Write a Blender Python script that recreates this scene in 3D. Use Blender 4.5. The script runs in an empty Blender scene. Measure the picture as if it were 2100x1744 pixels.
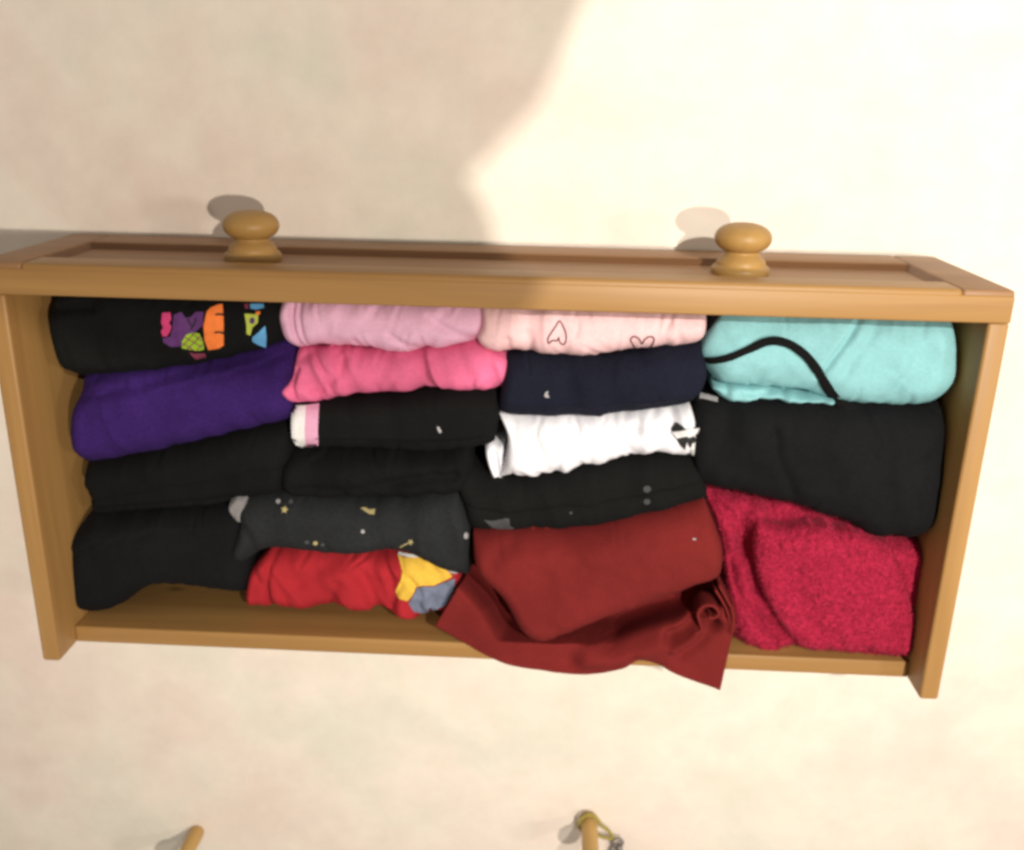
import bpy, bmesh, math, random
import numpy as np
from mathutils import Vector, Matrix
from mathutils.bvhtree import BVHTree

scene = bpy.context.scene
C = scene.collection
random.seed(7)
PI = math.pi

# ------------------------------------------------------------------ camera
CAM = Vector((0.39734531, 0.11402526, 0.78153125))
RM = Matrix(((0.9986948429, -0.0338265821, 0.0382671272),
             (0.0196310127, 0.9459148864, 0.3238203992),
             (-0.0471511826, -0.3226465403, 0.9453443690)))
cd = bpy.data.cameras.new('camera')
cam = bpy.data.objects.new('camera', cd)
C.objects.link(cam)
cam.matrix_world = Matrix.Translation(CAM) @ RM.to_4x4()
cd.sensor_width = 36.0
cd.lens = 2251.7775 / 2400 * 36.0
cd.clip_start = 0.01
cd.clip_end = 50
cd.dof.use_dof = True
cd.dof.focus_distance = 0.62
cd.dof.aperture_fstop = 7.0
scene.camera = cam

# ------------------------------------------------------------------ light
world = bpy.data.worlds.new('World')
scene.world = world
world.use_nodes = True
bg = world.node_tree.nodes['Background']
bg.inputs['Color'].default_value = (1.0, 0.90, 0.79, 1)
bg.inputs['Strength'].default_value = 0.37


def lamp(name, loc, power, radius, col):
    ld = bpy.data.lights.new(name, 'POINT')
    ld.energy = power
    ld.shadow_soft_size = radius
    ld.color = col
    lo = bpy.data.objects.new(name, ld)
    lo.location = loc
    C.objects.link(lo)
    return lo


lamp('bulb_light', (0.90, -0.02, 1.63), 68, 0.014, (1.0, 0.91, 0.80))
# ceiling spotlight aimed at the surface beyond the right-hand knob
sd_ = bpy.data.lights.new('spot_light', 'SPOT')
sd_.energy = 115
sd_.shadow_soft_size = 0.011
sd_.color = (1.0, 0.96, 0.87)
sd_.spot_size = math.radians(54)
sd_.spot_blend = 1.0
so_ = bpy.data.objects.new('spot_light', sd_)
so_.location = (0.95, 0.55, 1.80)
so_.rotation_euler = (Vector((0.62, 0.09, 0.0)) - Vector((0.95, 0.55, 1.80))).to_track_quat('-Z', 'Y').to_euler()
C.objects.link(so_)
lamp('bulb_light', (2.30, 0.06, 2.00), 45, 0.10, (1.0, 0.91, 0.80))

scene.view_settings.view_transform = 'Standard'
scene.view_settings.look = 'None'
scene.view_settings.exposure = 0.0
scene.view_settings.gamma = 1.0
scene.view_settings.use_curve_mapping = False
scene.cycles.filter_width = 3.1
scene.cycles.use_denoising = True

# ------------------------------------------------------------------ helpers
FPX = 2251.7775 * 0.875          # picture measured at 2100 x 1744


def ray(u, v):
    d = RM @ Vector(((u - 1050) / FPX, -(v - 872) / FPX, -1.0))
    return d.normalized()


def at(u, v, z):
    d = ray(u, v)
    t = (z - CAM.z) / d.z
    return CAM + d * t


def link(name, mesh, mat=None, parent=None, smooth=True):
    o = bpy.data.objects.new(name, mesh)
    C.objects.link(o)
    if mat:
        mesh.materials.append(mat)
    if parent:
        o.parent = parent
    if smooth and len(mesh.polygons):
        mesh.polygons.foreach_set('use_smooth', [True] * len(mesh.polygons))
    return o


def tag(o, label, cat, group=None):
    o['label'] = label
    o['category'] = cat
    if group:
        o['group'] = group
    return o


# ---- numpy gradient-free value noise
_rng = np.random.default_rng(11)
_tab = _rng.random((256, 256)) * 2 - 1


def vnoise(x, y):
    xi = np.floor(x).astype(int)
    yi = np.floor(y).astype(int)
    fx = x - xi
    fy = y - yi
    fx = fx * fx * fx * (fx * (fx * 6 - 15) + 10)
    fy = fy * fy * fy * (fy * (fy * 6 - 15) + 10)
    a = _tab[xi % 256, yi % 256]
    b = _tab[(xi + 1) % 256, yi % 256]
    c = _tab[xi % 256, (yi + 1) % 256]
    d = _tab[(xi + 1) % 256, (yi + 1) % 256]
    return (a * (1 - fx) + b * fx) * (1 - fy) + (c * (1 - fx) + d * fx) * fy


def fbm(x, y, n=4):
    s = 0
    a = 1.0
    for i in range(n):
        s = s + a * vnoise(x * 2 ** i + 13.7 * i, y * 2 ** i + 5.1 * i)
        a *= 0.5
    return s / 1.6


# ------------------------------------------------------------------ materials
def nt(name):
    m = bpy.data.materials.new(name)
    m.use_nodes = True
    t = m.node_tree
    return m, t.nodes, t.links, t.nodes['Principled BSDF']


def ramp(nodes, pts):
    r = nodes.new('ShaderNodeValToRGB')
    el = r.color_ramp.elements
    while len(el) < len(pts):
        el.new(0.5)
    for e, (p, c) in zip(el, pts):
        e.position = p
        e.color = (*c, 1)
    return r


def fabric(name, col, var=0.18, sheen=0.0, rough=0.92, weave=900.0, bump=0.25, big=18.0):
    m, n, l, b = nt(name)
    b.inputs['Roughness'].default_value = rough
    b.inputs['Specular IOR Level'].default_value = 0.15
    b.inputs['Sheen Weight'].default_value = sheen
    b.inputs['Sheen Roughness'].default_value = 0.5
    tc = n.new('ShaderNodeTexCoord')
    ns = n.new('ShaderNodeTexNoise')
    ns.inputs['Scale'].default_value = big
    ns.inputs['Detail'].default_value = 5
    l.new(tc.outputs['Object'], ns.inputs['Vector'])
    lo = tuple(c * (1 - var) for c in col)
    hi = tuple(min(1, c * (1 + var)) for c in col)
    r = ramp(n, [(0.3, lo), (0.7, hi)])
    l.new(ns.outputs['Fac'], r.inputs['Fac'])
    nm = n.new('ShaderNodeTexNoise')
    nm.inputs['Scale'].default_value = 420
    nm.inputs['Detail'].default_value = 4
    l.new(tc.outputs['Object'], nm.inputs['Vector'])
    k_ = 0.15 if max(col) < 0.1 else 0.05
    rm = ramp(n, [(0.32, (1 - k_,) * 3), (0.68, (1 + k_,) * 3)])
    l.new(nm.outputs['Fac'], rm.inputs['Fac'])
    mm = n.new('ShaderNodeMixRGB')
    mm.blend_type = 'MULTIPLY'
    mm.inputs['Fac'].default_value = 1
    l.new(r.outputs['Color'], mm.inputs['Color1'])
    l.new(rm.outputs['Color'], mm.inputs['Color2'])
    l.new(mm.outputs['Color'], b.inputs['Base Color'])
    n2 = n.new('ShaderNodeTexNoise')
    n2.inputs['Scale'].default_value = weave
    n2.inputs['Detail'].default_value = 3
    l.new(tc.outputs['Object'], n2.inputs['Vector'])
    bp = n.new('ShaderNodeBump')
    bp.inputs['Strength'].default_value = bump
    bp.inputs['Distance'].default_value = 0.0008
    l.new(n2.outputs['Fac'], bp.inputs['Height'])
    l.new(bp.outputs['Normal'], b.inputs['Normal'])
    return m


def wood(name, axis, dark=(0.275, 0.142, 0.043), light=(0.405, 0.225, 0.075), rough=0.46):
    m, n, l, b = nt(name)
    b.inputs['Roughness'].default_value = rough
    b.inputs['Specular IOR Level'].default_value = 0.35
    tc = n.new('ShaderNodeTexCoord')
    mp = n.new('ShaderNodeMapping')
    sc = [26.0, 26.0, 26.0]
    sc['xyz'.index(axis)] = 1.6
    mp.inputs['Scale'].default_value = sc
    l.new(tc.outputs['Object'], mp.inputs['Vector'])
    ns = n.new('ShaderNodeTexNoise')
    ns.inputs['Scale'].default_value = 1.3
    ns.inputs['Detail'].default_value = 6
    ns.inputs['Distortion'].default_value = 0.6
    l.new(mp.outputs['Vector'], ns.inputs['Vector'])
    mp2 = n.new('ShaderNodeMapping')
    s2 = [240.0, 240.0, 240.0]
    s2['xyz'.index(axis)] = 7.0
    mp2.inputs['Scale'].default_value = s2
    l.new(tc.outputs['Object'], mp2.inputs['Vector'])
    nf = n.new('ShaderNodeTexNoise')
    nf.inputs['Scale'].default_value = 1.0
    nf.inputs['Detail'].default_value = 3
    l.new(mp2.outputs['Vector'], nf.inputs['Vector'])
    mx = n.new('ShaderNodeMath')
    mx.operation = 'MULTIPLY_ADD'
    mx.inputs[1].default_value = 0.20
    l.new(nf.outputs['Fac'], mx.inputs[0])
    l.new(ns.outputs['Fac'], mx.inputs[2])
    r = ramp(n, [(0.36, dark), (0.58, tuple((a + c) / 2 for a, c in zip(dark, light))), (0.82, light)])
    l.new(mx.outputs[0], r.inputs['Fac'])
    l.new(r.outputs['Color'], b.inputs['Base Color'])
    bp = n.new('ShaderNodeBump')
    bp.inputs['Strength'].default_value = 0.12
    bp.inputs['Distance'].default_value = 0.0006
    l.new(nf.outputs['Fac'], bp.inputs['Height'])
    l.new(bp.outputs['Normal'], b.inputs['Normal'])
    return m


def plain(name, col, rough=0.8, metal=0.0):
    m, n, l, b = nt(name)
    b.inputs['Roughness'].default_value = rough
    b.inputs['Metallic'].default_value = metal
    b.inputs['Specular IOR Level'].default_value = 0.25
    tc = n.new('ShaderNodeTexCoord')
    ns = n.new('ShaderNodeTexNoise')
    ns.inputs['Scale'].default_value = 160
    ns.inputs['Detail'].default_value = 4
    l.new(tc.outputs['Object'], ns.inputs['Vector'])
    r = ramp(n, [(0.3, tuple(c * 0.85 for c in col)), (0.7, tuple(min(1, c * 1.1) for c in col))])
    l.new(ns.outputs['Fac'], r.inputs['Fac'])
    l.new(r.outputs['Color'], b.inputs['Base Color'])
    return m


M = {}
M['wood_x'] = wood('wood_x', 'x')
M['wood_y'] = wood('wood_y', 'y')
M['wood_z'] = wood('wood_z', 'z')
M['wood_panel'] = wood('wood_panel', 'x', (0.245, 0.122, 0.053), (0.345, 0.19, 0.088), 0.5)
M['wood_moulding'] = wood('wood_moulding', 'x', (0.15, 0.066, 0.024), (0.22, 0.10, 0.037), 0.5)  # darker tone stands in for shade on the front recess step
M['wood_base'] = wood('wood_base', 'x', (0.265, 0.155, 0.048), (0.37, 0.228, 0.082), 0.6)
def add_knots(m, pts):
    n, l = m.node_tree.nodes, m.node_tree.links
    b = n['Principled BSDF']
    src = b.inputs['Base Color'].links[0].from_socket
    tc = n.new('ShaderNodeTexCoord')
    for (x, y, z, rx, ry) in pts:
        mp = n.new('ShaderNodeMapping')
        mp.inputs['Location'].default_value = (-x / rx, -y / ry, -z / ry)
        mp.inputs['Scale'].default_value = (1 / rx, 1 / ry, 1 / ry)
        l.new(tc.outputs['Object'], mp.inputs['Vector'])
        ln = n.new('ShaderNodeVectorMath')
        ln.operation = 'LENGTH'
        l.new(mp.outputs['Vector'], ln.inputs[0])
        r = ramp(n, [(0.25, (0.75, 0.75, 0.75)), (1.0, (0, 0, 0))])
        l.new(ln.outputs['Value'], r.inputs['Fac'])
        mx = n.new('ShaderNodeMixRGB')
        mx.inputs['Color2'].default_value = (0.055, 0.025, 0.008, 1)
        l.new(r.outputs['Color'], mx.inputs['Fac'])
        l.new(src, mx.inputs['Color1'])
        src = mx.outputs['Color']
    l.new(src, b.inputs['Base Color'])


_k = at(366, 1257, 0.045)
add_knots(M['wood_x'], [(_k.x, -0.3008, 0.045, 0.010, 0.005)])
add_knots(M['wood_base'], [(_k.x, at(366, 1257, 0.02).y, 0.02, 0.010, 0.005)])
M['wood_knob'] = wood('wood_knob', 'y', (0.32, 0.175, 0.048), (0.42, 0.25, 0.08), 0.45)
M['wood_peg'] = wood('wood_peg', 'z', (0.50, 0.30, 0.09), (0.60, 0.40, 0.15), 0.45)

M['black'] = fabric('black_cotton', (0.0046, 0.0044, 0.0044), sheen=0.0)
M['black_print'] = fabric('black_tee_cotton', (0.0054, 0.0056, 0.0054), sheen=0.0)
M['charcoal'] = fabric('charcoal_cotton', (0.0056, 0.0058, 0.0067), sheen=0.0)
M['grey_star'] = fabric('dark_grey_jersey', (0.0165, 0.018, 0.0195), sheen=0.0)
M['purple'] = fabric('purple_cotton', (0.029, 0.0095, 0.090), sheen=0.0)
M['light_pink'] = fabric('light_pink_cotton', (0.74, 0.43, 0.58), var=0.05)
M['hot_pink'] = fabric('hot_pink_cotton', (0.76, 0.155, 0.30), var=0.06)
M['peach'] = fabric('peach_pink_cotton', (0.73, 0.475, 0.485), var=0.05)
M['navy'] = fabric('navy_cotton', (0.0075, 0.0085, 0.0185), sheen=0.0)
M['white'] = fabric('white_cotton', (0.80, 0.79, 0.84), var=0.03)
M['greylin'] = fabric('grey_lining', (0.23, 0.22, 0.22))
M['turquoise'] = fabric('turquoise_cotton', (0.22, 0.455, 0.475), var=0.05)
M['red'] = fabric('red_cotton', (0.33, 0.017, 0.024), var=0.10)
M['dark_red'] = fabric('dark_red_fleece', (0.150, 0.0138, 0.0130), var=0.12, weave=500, bump=0.4)
M['yellow'] = fabric('yellow_cotton', (0.66, 0.41, 0.055), var=0.08)
M['denim'] = fabric('blue_grey_cotton', (0.15, 0.17, 0.24), var=0.25, big=90)


def crimson():
    m = fabric('crimson_knit', (0.36, 0.015, 0.047), var=0.12, sheen=0.03, big=230, weave=420, bump=0.7)
    m.node_tree.nodes['Bump'].inputs['Distance'].default_value = 0.002
    return m


M['crimson'] = crimson()
M['ink'] = plain('heart_ink', (0.16, 0.075, 0.085))
M['p_pink'] = plain('print_pink', (0.60, 0.05, 0.18))
M['p_purple'] = plain('print_purple', (0.115, 0.035, 0.16))
M['p_green'] = plain('print_green', (0.32, 0.50, 0.03))
M['p_orange'] = plain('print_orange', (0.90, 0.22, 0.045))
M['p_lime'] = plain('print_lime', (0.48, 0.55, 0.08))
M['p_blue'] = plain('print_blue', (0.12, 0.37, 0.66))
M['p_wine'] = plain('print_wine', (0.20, 0.035, 0.07))
M['p_dark'] = plain('print_dark', (0.02, 0.02, 0.02))
M['p_gold'] = plain('print_gold', (0.40, 0.33, 0.15))
M['p_grey'] = plain('print_grey', (0.33, 0.32, 0.33))
M['p_dim'] = plain('print_dim_grey', (0.055, 0.057, 0.060))
M['band_white'] = fabric('band_white', (0.66, 0.65, 0.64), var=0.04)
M['band_pink'] = fabric('band_pink', (0.60, 0.30, 0.43), var=0.05)
M['cord'] = plain('olive_cord', (0.33, 0.27, 0.05), 0.7)
M['metal'] = plain('grey_metal', (0.22, 0.20, 0.19), 0.4, 0.6)
M['person_cloth'] = plain('person_cloth', (0.12, 0.12, 0.15), 0.9)

# ------------------------------------------------------------------ the surface the drawer lies on
def make_floor():
    nx, ny = 220, 200
    xs = np.linspace(-2.2, 2.9, 60)
    xs = np.sort(np.concatenate([xs, np.linspace(-0.3, 1.0, nx)]))
    ys = np.sort(np.concatenate([np.linspace(-2.6, 2.4, 60), np.linspace(-0.75, 0.25, ny)]))
    X, Y = np.meshgrid(xs, ys)
    Z = 0.0012 * fbm(X * 7, Y * 7, 3) - 0.0018
    # soft crease in the covering
    a = at(770, 1405, 0)
    b = at(1012, 1542, 0)
    ax, ay, bx_, by_ = a.x, a.y, b.x, b.y
    t = ((X - ax) * (bx_ - ax) + (Y - ay) * (by_ - ay)) / ((bx_ - ax) ** 2 + (by_ - ay) ** 2)
    tt = np.clip(t, 0, 1)
    d = np.hypot(X - ax - tt * (bx_ - ax), Y - ay - tt * (by_ - ay))
    Z = Z + 0.0012 * np.exp(-(d / 0.012) ** 2)
    # flatten where the drawer stands
    v = np.stack([X.ravel(), Y.ravel(), Z.ravel()], -1)
    R, Cc = X.shape
    f = [(r * Cc + c, r * Cc + c + 1, (r + 1) * Cc + c + 1, (r + 1) * Cc + c) for r in range(R - 1) for c in range(Cc - 1)]
    me = bpy.data.meshes.new('floor')
    me.from_pydata(v.tolist(), [], f)
    m, n, l, b = nt('mottled_cream')
    b.inputs['Roughness'].default_value = 0.85
    b.inputs['Specular IOR Level'].default_value = 0.2
    tc = n.new('ShaderNodeTexCoord')
    n1 = n.new('ShaderNodeTexNoise')
    n1.inputs['Scale'].default_value = 5.5
    n1.inputs['Detail'].default_value = 7
    n1.inputs['Roughness'].default_value = 0.55
    l.new(tc.outputs['Object'], n1.inputs['Vector'])
    r1 = ramp(n, [(0.36, (0.80, 0.68, 0.60)), (0.50, (0.825, 0.745, 0.65)), (0.62, (0.755, 0.72, 0.62))])
    l.new(n1.outputs['Fac'], r1.inputs['Fac'])
    n2 = n.new('ShaderNodeTexNoise')
    n2.inputs['Scale'].default_value = 24
    n2.inputs['Detail'].default_value = 10
    n2.inputs['Roughness'].default_value = 0.68
    l.new(tc.outputs['Object'], n2.inputs['Vector'])
    r2 = ramp(n, [(0.32, (0.915, 0.90, 0.89)), (0.66, (1.0, 1.0, 1.0))])
    l.new(n2.outputs['Fac'], r2.inputs['Fac'])
    mx = n.new('ShaderNodeMixRGB')
    mx.blend_type = 'MULTIPLY'
    mx.inputs['Fac'].default_value = 1
    l.new(r1.outputs['Color'], mx.inputs['Color1'])
    l.new(r2.outputs['Color'], mx.inputs['Color2'])
    l.new(mx.outputs['Color'], b.inputs['Base Color'])
    n3 = n.new('ShaderNodeTexNoise')
    n3.inputs['Scale'].default_value = 320
    l.new(tc.outputs['Object'], n3.inputs['Vector'])
    bp = n.new('ShaderNodeBump')
    bp.inputs['Strength'].default_value = 0.15
    bp.inputs['Distance'].default_value = 0.001
    l.new(n3.outputs['Fac'], bp.inputs['Height'])
    l.new(bp.outputs['Normal'], b.inputs['Normal'])
    o = link('floor', me, m)
    o['kind'] = 'structure'
    return o


make_floor()

# ------------------------------------------------------------------ drawer
W, H, TF, TS = 0.700, 0.1438, 0.0221, 0.0141
XL, XR = 0.0035, 0.7015          # outer faces of the sides
ZS = H - 0.0035
D = 0.3161
ZB = H - 0.0309
DB, TB = 0.3150, 0.0142
FLOOR = 0.020


def box(name, x0, x1, y0, y1, z0, z1, mat, parent, bev=0.0015, seg=3):
    bm = bmesh.new()
    vs = [bm.verts.new((x, y, z)) for x in (x0, x1) for y in (y0, y1) for z in (z0, z1)]
    for q in ((0, 1, 3, 2), (4, 6, 7, 5), (0, 4, 5, 1), (2, 3, 7, 6), (0, 2, 6, 4), (1, 5, 7, 3)):
        bm.faces.new([vs[i] for i in q])
    bmesh.ops.recalc_face_normals(bm, faces=bm.faces)
    bmesh.ops.bevel(bm, geom=list(bm.edges), offset=bev, segments=seg, profile=0.5, affect='EDGES')
    me = bpy.data.meshes.new(name)
    bm.to_mesh(me)
    bm.free()
    return link(name, me, mat, parent)


def strip(name, x0, x1, pts, mat, parent, xends=None):
    """prism: profile pts (y,z) swept from x0 to x1"""
    bm = bmesh.new()
    a = [bm.verts.new((x0, y, z)) for y, z in pts]
    b = [bm.verts.new((x1, y, z)) for y, z in pts]
    k = len(pts)
    for i in range(k):
        bm.faces.new((a[i], a[(i + 1) % k], b[(i + 1) % k], b[i]))
    bm.faces.new(a)
    bm.faces.new(b)
    bmesh.ops.recalc_face_normals(bm, faces=bm.faces)
    me = bpy.data.meshes.new(name)
    bm.to_mesh(me)
    bm.free()
    return link(name, me, mat, parent, smooth=False)


drawer = bpy.data.objects.new('drawer', None)
C.objects.link(drawer)
tag(drawer, 'honey coloured wooden drawer with two round knobs, filled with folded clothes', 'drawer')

RB, RT, ST, RC = 0.040, 0.030, 0.034, 0.0052
box('rail', ST, W - ST, -TF + 0.0002, 0, 0.0, RB, M['wood_panel'], drawer, 0.0022)
top_rail = box('rail', ST - 0.0005, W - ST + 0.0005, -TF, 0.0, H - RT, H, M['wood_x'], drawer, 0.0032, 4)
box('stile', 0, ST, -TF + 0.0004, 0, 0, H - 0.0004, M['wood_panel'], drawer, 0.0022)
box('stile', W - ST, W, -TF + 0.0004, 0, 0, H - 0.0004, M['wood_panel'], drawer, 0.0022)
box('cap_strip', 0.0, W, -TF, -0.0035, H - 0.004, H + 0.0006, M['wood_x'], drawer, 0.0016)
box('front_panel', ST - 0.004, W - ST + 0.004, -TF + 0.004, -RC, RB - 0.004, H - RT + 0.004, M['wood_panel'], drawer, 0.001)
# step round the recessed panel, its shade painted in as darker wood
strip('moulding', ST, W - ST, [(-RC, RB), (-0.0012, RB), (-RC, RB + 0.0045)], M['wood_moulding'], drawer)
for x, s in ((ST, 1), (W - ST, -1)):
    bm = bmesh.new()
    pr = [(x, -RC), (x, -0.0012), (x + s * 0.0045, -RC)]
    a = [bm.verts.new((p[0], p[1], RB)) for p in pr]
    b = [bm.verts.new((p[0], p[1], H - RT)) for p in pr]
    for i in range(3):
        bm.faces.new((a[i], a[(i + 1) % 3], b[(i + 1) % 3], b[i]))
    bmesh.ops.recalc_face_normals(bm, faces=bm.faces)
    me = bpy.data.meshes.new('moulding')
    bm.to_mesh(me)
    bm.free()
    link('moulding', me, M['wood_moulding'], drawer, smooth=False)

box('side_panel', XL, XL + TS, -D, -TF - 0.0002, 0.006, ZS, M['wood_y'], drawer, 0.0022)
box('side_panel', XR - TS, XR, -D, -TF - 0.0002, 0.006, ZS, M['wood_y'], drawer, 0.0022)
box('back_panel', XL + TS + 0.0001, XR - TS - 0.0001, -DB, -DB + TB, 0.008, ZB, M['wood_x'], drawer, 0.0016)
box('base_panel', XL + TS - 0.002, XR - TS + 0.002, -DB + TB - 0.002, -TF + 0.002, FLOOR - 0.008, FLOOR, M['wood_base'], drawer, 0.0005)


def lathe_y(name, prof, cx, cz, mat, parent, seg=40):
    v, f = [], []
    k = len(prof)
    for i in range(seg):
        a = 2 * PI * i / seg
        for r, y in prof:
            v.append((cx + r * math.cos(a), y, cz + r * math.sin(a)))
    for i in range(seg):
        j = (i + 1) % seg
        for q in range(k - 1):
            f.append((i * k + q, i * k + q + 1, j * k + q + 1, j * k + q))
    me = bpy.data.meshes.new(name)
    me.from_pydata(v, [], f)
    me.validate()
    return link(name, me, mat, parent)


def knob_profile():
    y0 = -RC
    p = [(0.0205, y0), (0.0211, y0 + 0.0018), (0.0210, y0 + 0.0042), (0.0197, y0 + 0.0060), (0.0176, y0 + 0.0066), (0.0178, y0 + 0.0078),
         (0.0172, y0 + 0.0098), (0.0152, y0 + 0.0122), (0.0132, y0 + 0.0142), (0.0122, y0 + 0.0156), (0.0126, y0 + 0.0170)]
    yc, ry, rx = y0 + 0.0258, 0.0109, 0.0204
    for k in range(15):
        a = -PI / 2 + 0.62 + (PI - 0.62) * k / 14
        p.append((max(0.0002, rx * abs(math.cos(a)) ** 0.80), yc + ry * math.sin(a)))
    return p


for kx in (0.1738, 0.5327):
    lathe_y('knob', knob_profile(), kx, 0.0755, M['wood_knob'], drawer)


# ------------------------------------------------------------------ garments
def smooth_curve(P, n):
    """Catmull-Rom through the points, resampled by arc length"""
    P = [np.array(p, float) for p in P]
    if len(P) == 2:
        t = np.linspace(0, 1, n)[:, None]
        return P[0] * (1 - t) + P[1] * t
    Q = [2 * P[0] - P[1]] + P + [2 * P[-1] - P[-2]]
    out = []
    for i in range(1, len(Q) - 2):
        for k in range(16):
            t = k / 16
            a, b, c, d = Q[i - 1], Q[i], Q[i + 1], Q[i + 2]
            out.append(0.5 * (2 * b + (c - a) * t + (2 * a - 5 * b + 4 * c - d) * t * t + (3 * b - a - 3 * c + d) * t ** 3))
    out.append(P[-1])
    out = np.array(out)
    s = np.concatenate([[0], np.cumsum(np.hypot(*(np.diff(out, axis=0).T[:2])))])
    w = np.linspace(0, s[-1], n)
    return np.stack([np.interp(w, s, out[:, k]) for k in range(out.shape[1])], -1)


def seg_dist(X, Y, poly):
    """distance to a polyline and side sign"""
    best = np.full(X.shape, 1e9)
    side = np.zeros(X.shape)
    for (ax, ay), (bx_, by_) in zip(poly[:-1], poly[1:]):
        L2 = (bx_ - ax) ** 2 + (by_ - ay) ** 2 + 1e-14
        t = np.clip(((X - ax) * (bx_ - ax) + (Y - ay) * (by_ - ay)) / L2, 0, 1)
        d = np.hypot(X - ax - t * (bx_ - ax), Y - ay - t * (by_ - ay))
        cr = (bx_ - ax) * (Y - ay) - (by_ - ay) * (X - ax)
        m = d < best
        best = np.where(m, d, best)
        side = np.where(m, np.sign(cr), side)
    return best, side


CAMN = np.array(CAM)


def px_xy(P, z):
    return [tuple(at(u, v, z))[:2] for u, v in P]


def garment(name, label, cat, A, R, B, L, mat, zt, ze, r=0.022, rl=None, wr=(0.0012, 0.0, 14, 60), lump=0.0016,
            creases=(), n=(170, 84), grain=0.0, base=FLOOR, group='clothes folded upright in the drawer', parent=None, seed=0.0,
            power=2.0, tilt=(0, 0), gathers=10, layers=()):
    """A top edge, R right edge (top to bottom), B bottom edge, L left edge, all in picture
    measures, taken on the plane where the edge of the bundle lies; a closed bundle down to its base."""
    ze = zt - 0.62 * (zt - ze)
    r = r * 0.72
    zp = ze + 0.55 * (zt - ze)
    nu, nv = n
    a = smooth_curve(px_xy(A, zp), 200)
    b = smooth_curve(px_xy(B, zp), 200)
    lft = smooth_curve(px_xy(L, zp), 200)
    rgt = smooth_curve(px_xy(R, zp), 200)
    wob = min(0.0016, wr[0] * 0.8)
    for c_, ph in ((a, 3.3), (b, 8.1)):
        fade = np.sin(np.linspace(0, PI, 200)) ** 0.5
        c_[:, 1] += fade * wob * (vnoise(c_[:, 0] * 75 + ph + seed, c_[:, 0] * 0 + seed) + 0.5 * vnoise(c_[:, 0] * 190 + ph, c_[:, 0] * 0 + seed))
    uu = 0.5 - 0.5 * np.cos(np.linspace(0, PI, nu))
    uu = 0.45 * uu + 0.55 * np.linspace(0, 1, nu)
    vv = 0.5 - 0.5 * np.cos(np.linspace(0, PI, nv))
    vv = 0.6 * vv + 0.4 * np.linspace(0, 1, nv)

    def ev(c, t):
        s = np.linspace(0, 1, 200)
        return np.stack([np.interp(t, s, c[:, k]) for k in (0, 1)], -1)
    ca, cb, cl, cr = ev(a, uu), ev(b, uu), ev(lft, vv), ev(rgt, vv)
    U = uu[:, None, None]
    V = vv[None, :, None]
    P = ((1 - V) * ca[:, None] + V * cb[:, None] + (1 - U) * cl[None] + U * cr[None]
         - ((1 - U) * (1 - V) * a[0] + U * (1 - V) * a[-1] + (1 - U) * V * b[0] + U * V * b[-1]))
    X, Y = P[..., 0], P[..., 1]
    dv, _ = seg_dist(X, Y, a[::6].tolist() + [a[-1].tolist()])
    db, _ = seg_dist(X, Y, b[::6].tolist() + [b[-1].tolist()])
    dl, _ = seg_dist(X, Y, lft[::6].tolist() + [lft[-1].tolist()])
    dr, _ = seg_dist(X, Y, rgt[::6].tolist() + [rgt[-1].tolist()])
    rl = rl or r * 0.6
    ka = np.clip(np.minimum(dv, db) / r, 0, 1)
    kb = np.clip(np.minimum(dl, dr) / rl, 0, 1)
    ra = (1 - (1 - ka) ** power) ** (1 / power)
    rb = (1 - (1 - kb) ** power) ** (1 / power)
    prof = ra * (0.45 + 0.55 * rb)
    Z = ze + (zt - ze) * prof
    sx, sy = seed * 3.1, seed * 1.7
    Z = Z + lump * fbm(X * 30 + sx, Y * 30 + sy, 3) * (0.3 + 0.7 * prof)
    amp, ang, sa, sc = wr
    amp *= 1.35
    ca_, sa_ = math.cos(ang), math.sin(ang)
    wx = X * ca_ + Y * sa_ + 0.006 * vnoise(X * 25 + sx, Y * 25)
    wy = -X * sa_ + Y * ca_ + 0.006 * vnoise(X * 25 + 9, Y * 25 + sy)
    rn = 1 - np.abs(fbm(wx * sc + sx, wy * sa + sy, 2))
    Z = Z + amp * (rn ** 2 - 0.6) * (0.5 + 0.5 * prof)
    # finer puckers that gather towards the seams between neighbours
    edge = np.exp(-np.minimum(dv, db) / 0.010)
    Z = Z + amp * (0.5 + 0.9 * edge) * vnoise(wx * sc * 2.6 + sy, wy * sa * 1.4 + sx)
    if grain:
        Z = Z + grain * fbm(X * 260, Y * 260, 2)
    Z = Z + tilt[0] * (X - X.mean()) + tilt[1] * (Y - Y.mean())
    for c in creases:
        pts, wd, dp = c[0], c[1], c[2]
        q = smooth_curve(px_xy(pts, zt), 24).tolist()
        d, sd = seg_dist(X, Y, q)
        if len(c) > 3 and c[3] == 's':
            # a layer edge: ground to the right of the line's run lies lower next to it
            Z = Z - dp * np.exp(-d / wd) / (1 + np.exp(np.clip(sd * d / 0.0009, -40, 40)))
        else:
            Z = Z - dp * np.exp(-(d / wd) ** 2)
    # edges of folded layers running along the bundle
    for v0, dp in layers:
        vq = v0 + 0.05 * vnoise(uu * 5 + seed, uu * 0 + v0 * 9) + 0.02 * vnoise(uu * 17 + seed, uu * 0 + 2)
        dV = (vv[None, :] - vq[:, None])
        Z = Z - dp * np.exp(-np.abs(dV) / 0.20) / (1 + np.exp(np.clip(-dV / 0.012, -40, 40)))
    # short sharp gathers that start at the seams and die out
    rg = np.random.default_rng(int(seed * 17) + 5)
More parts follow.
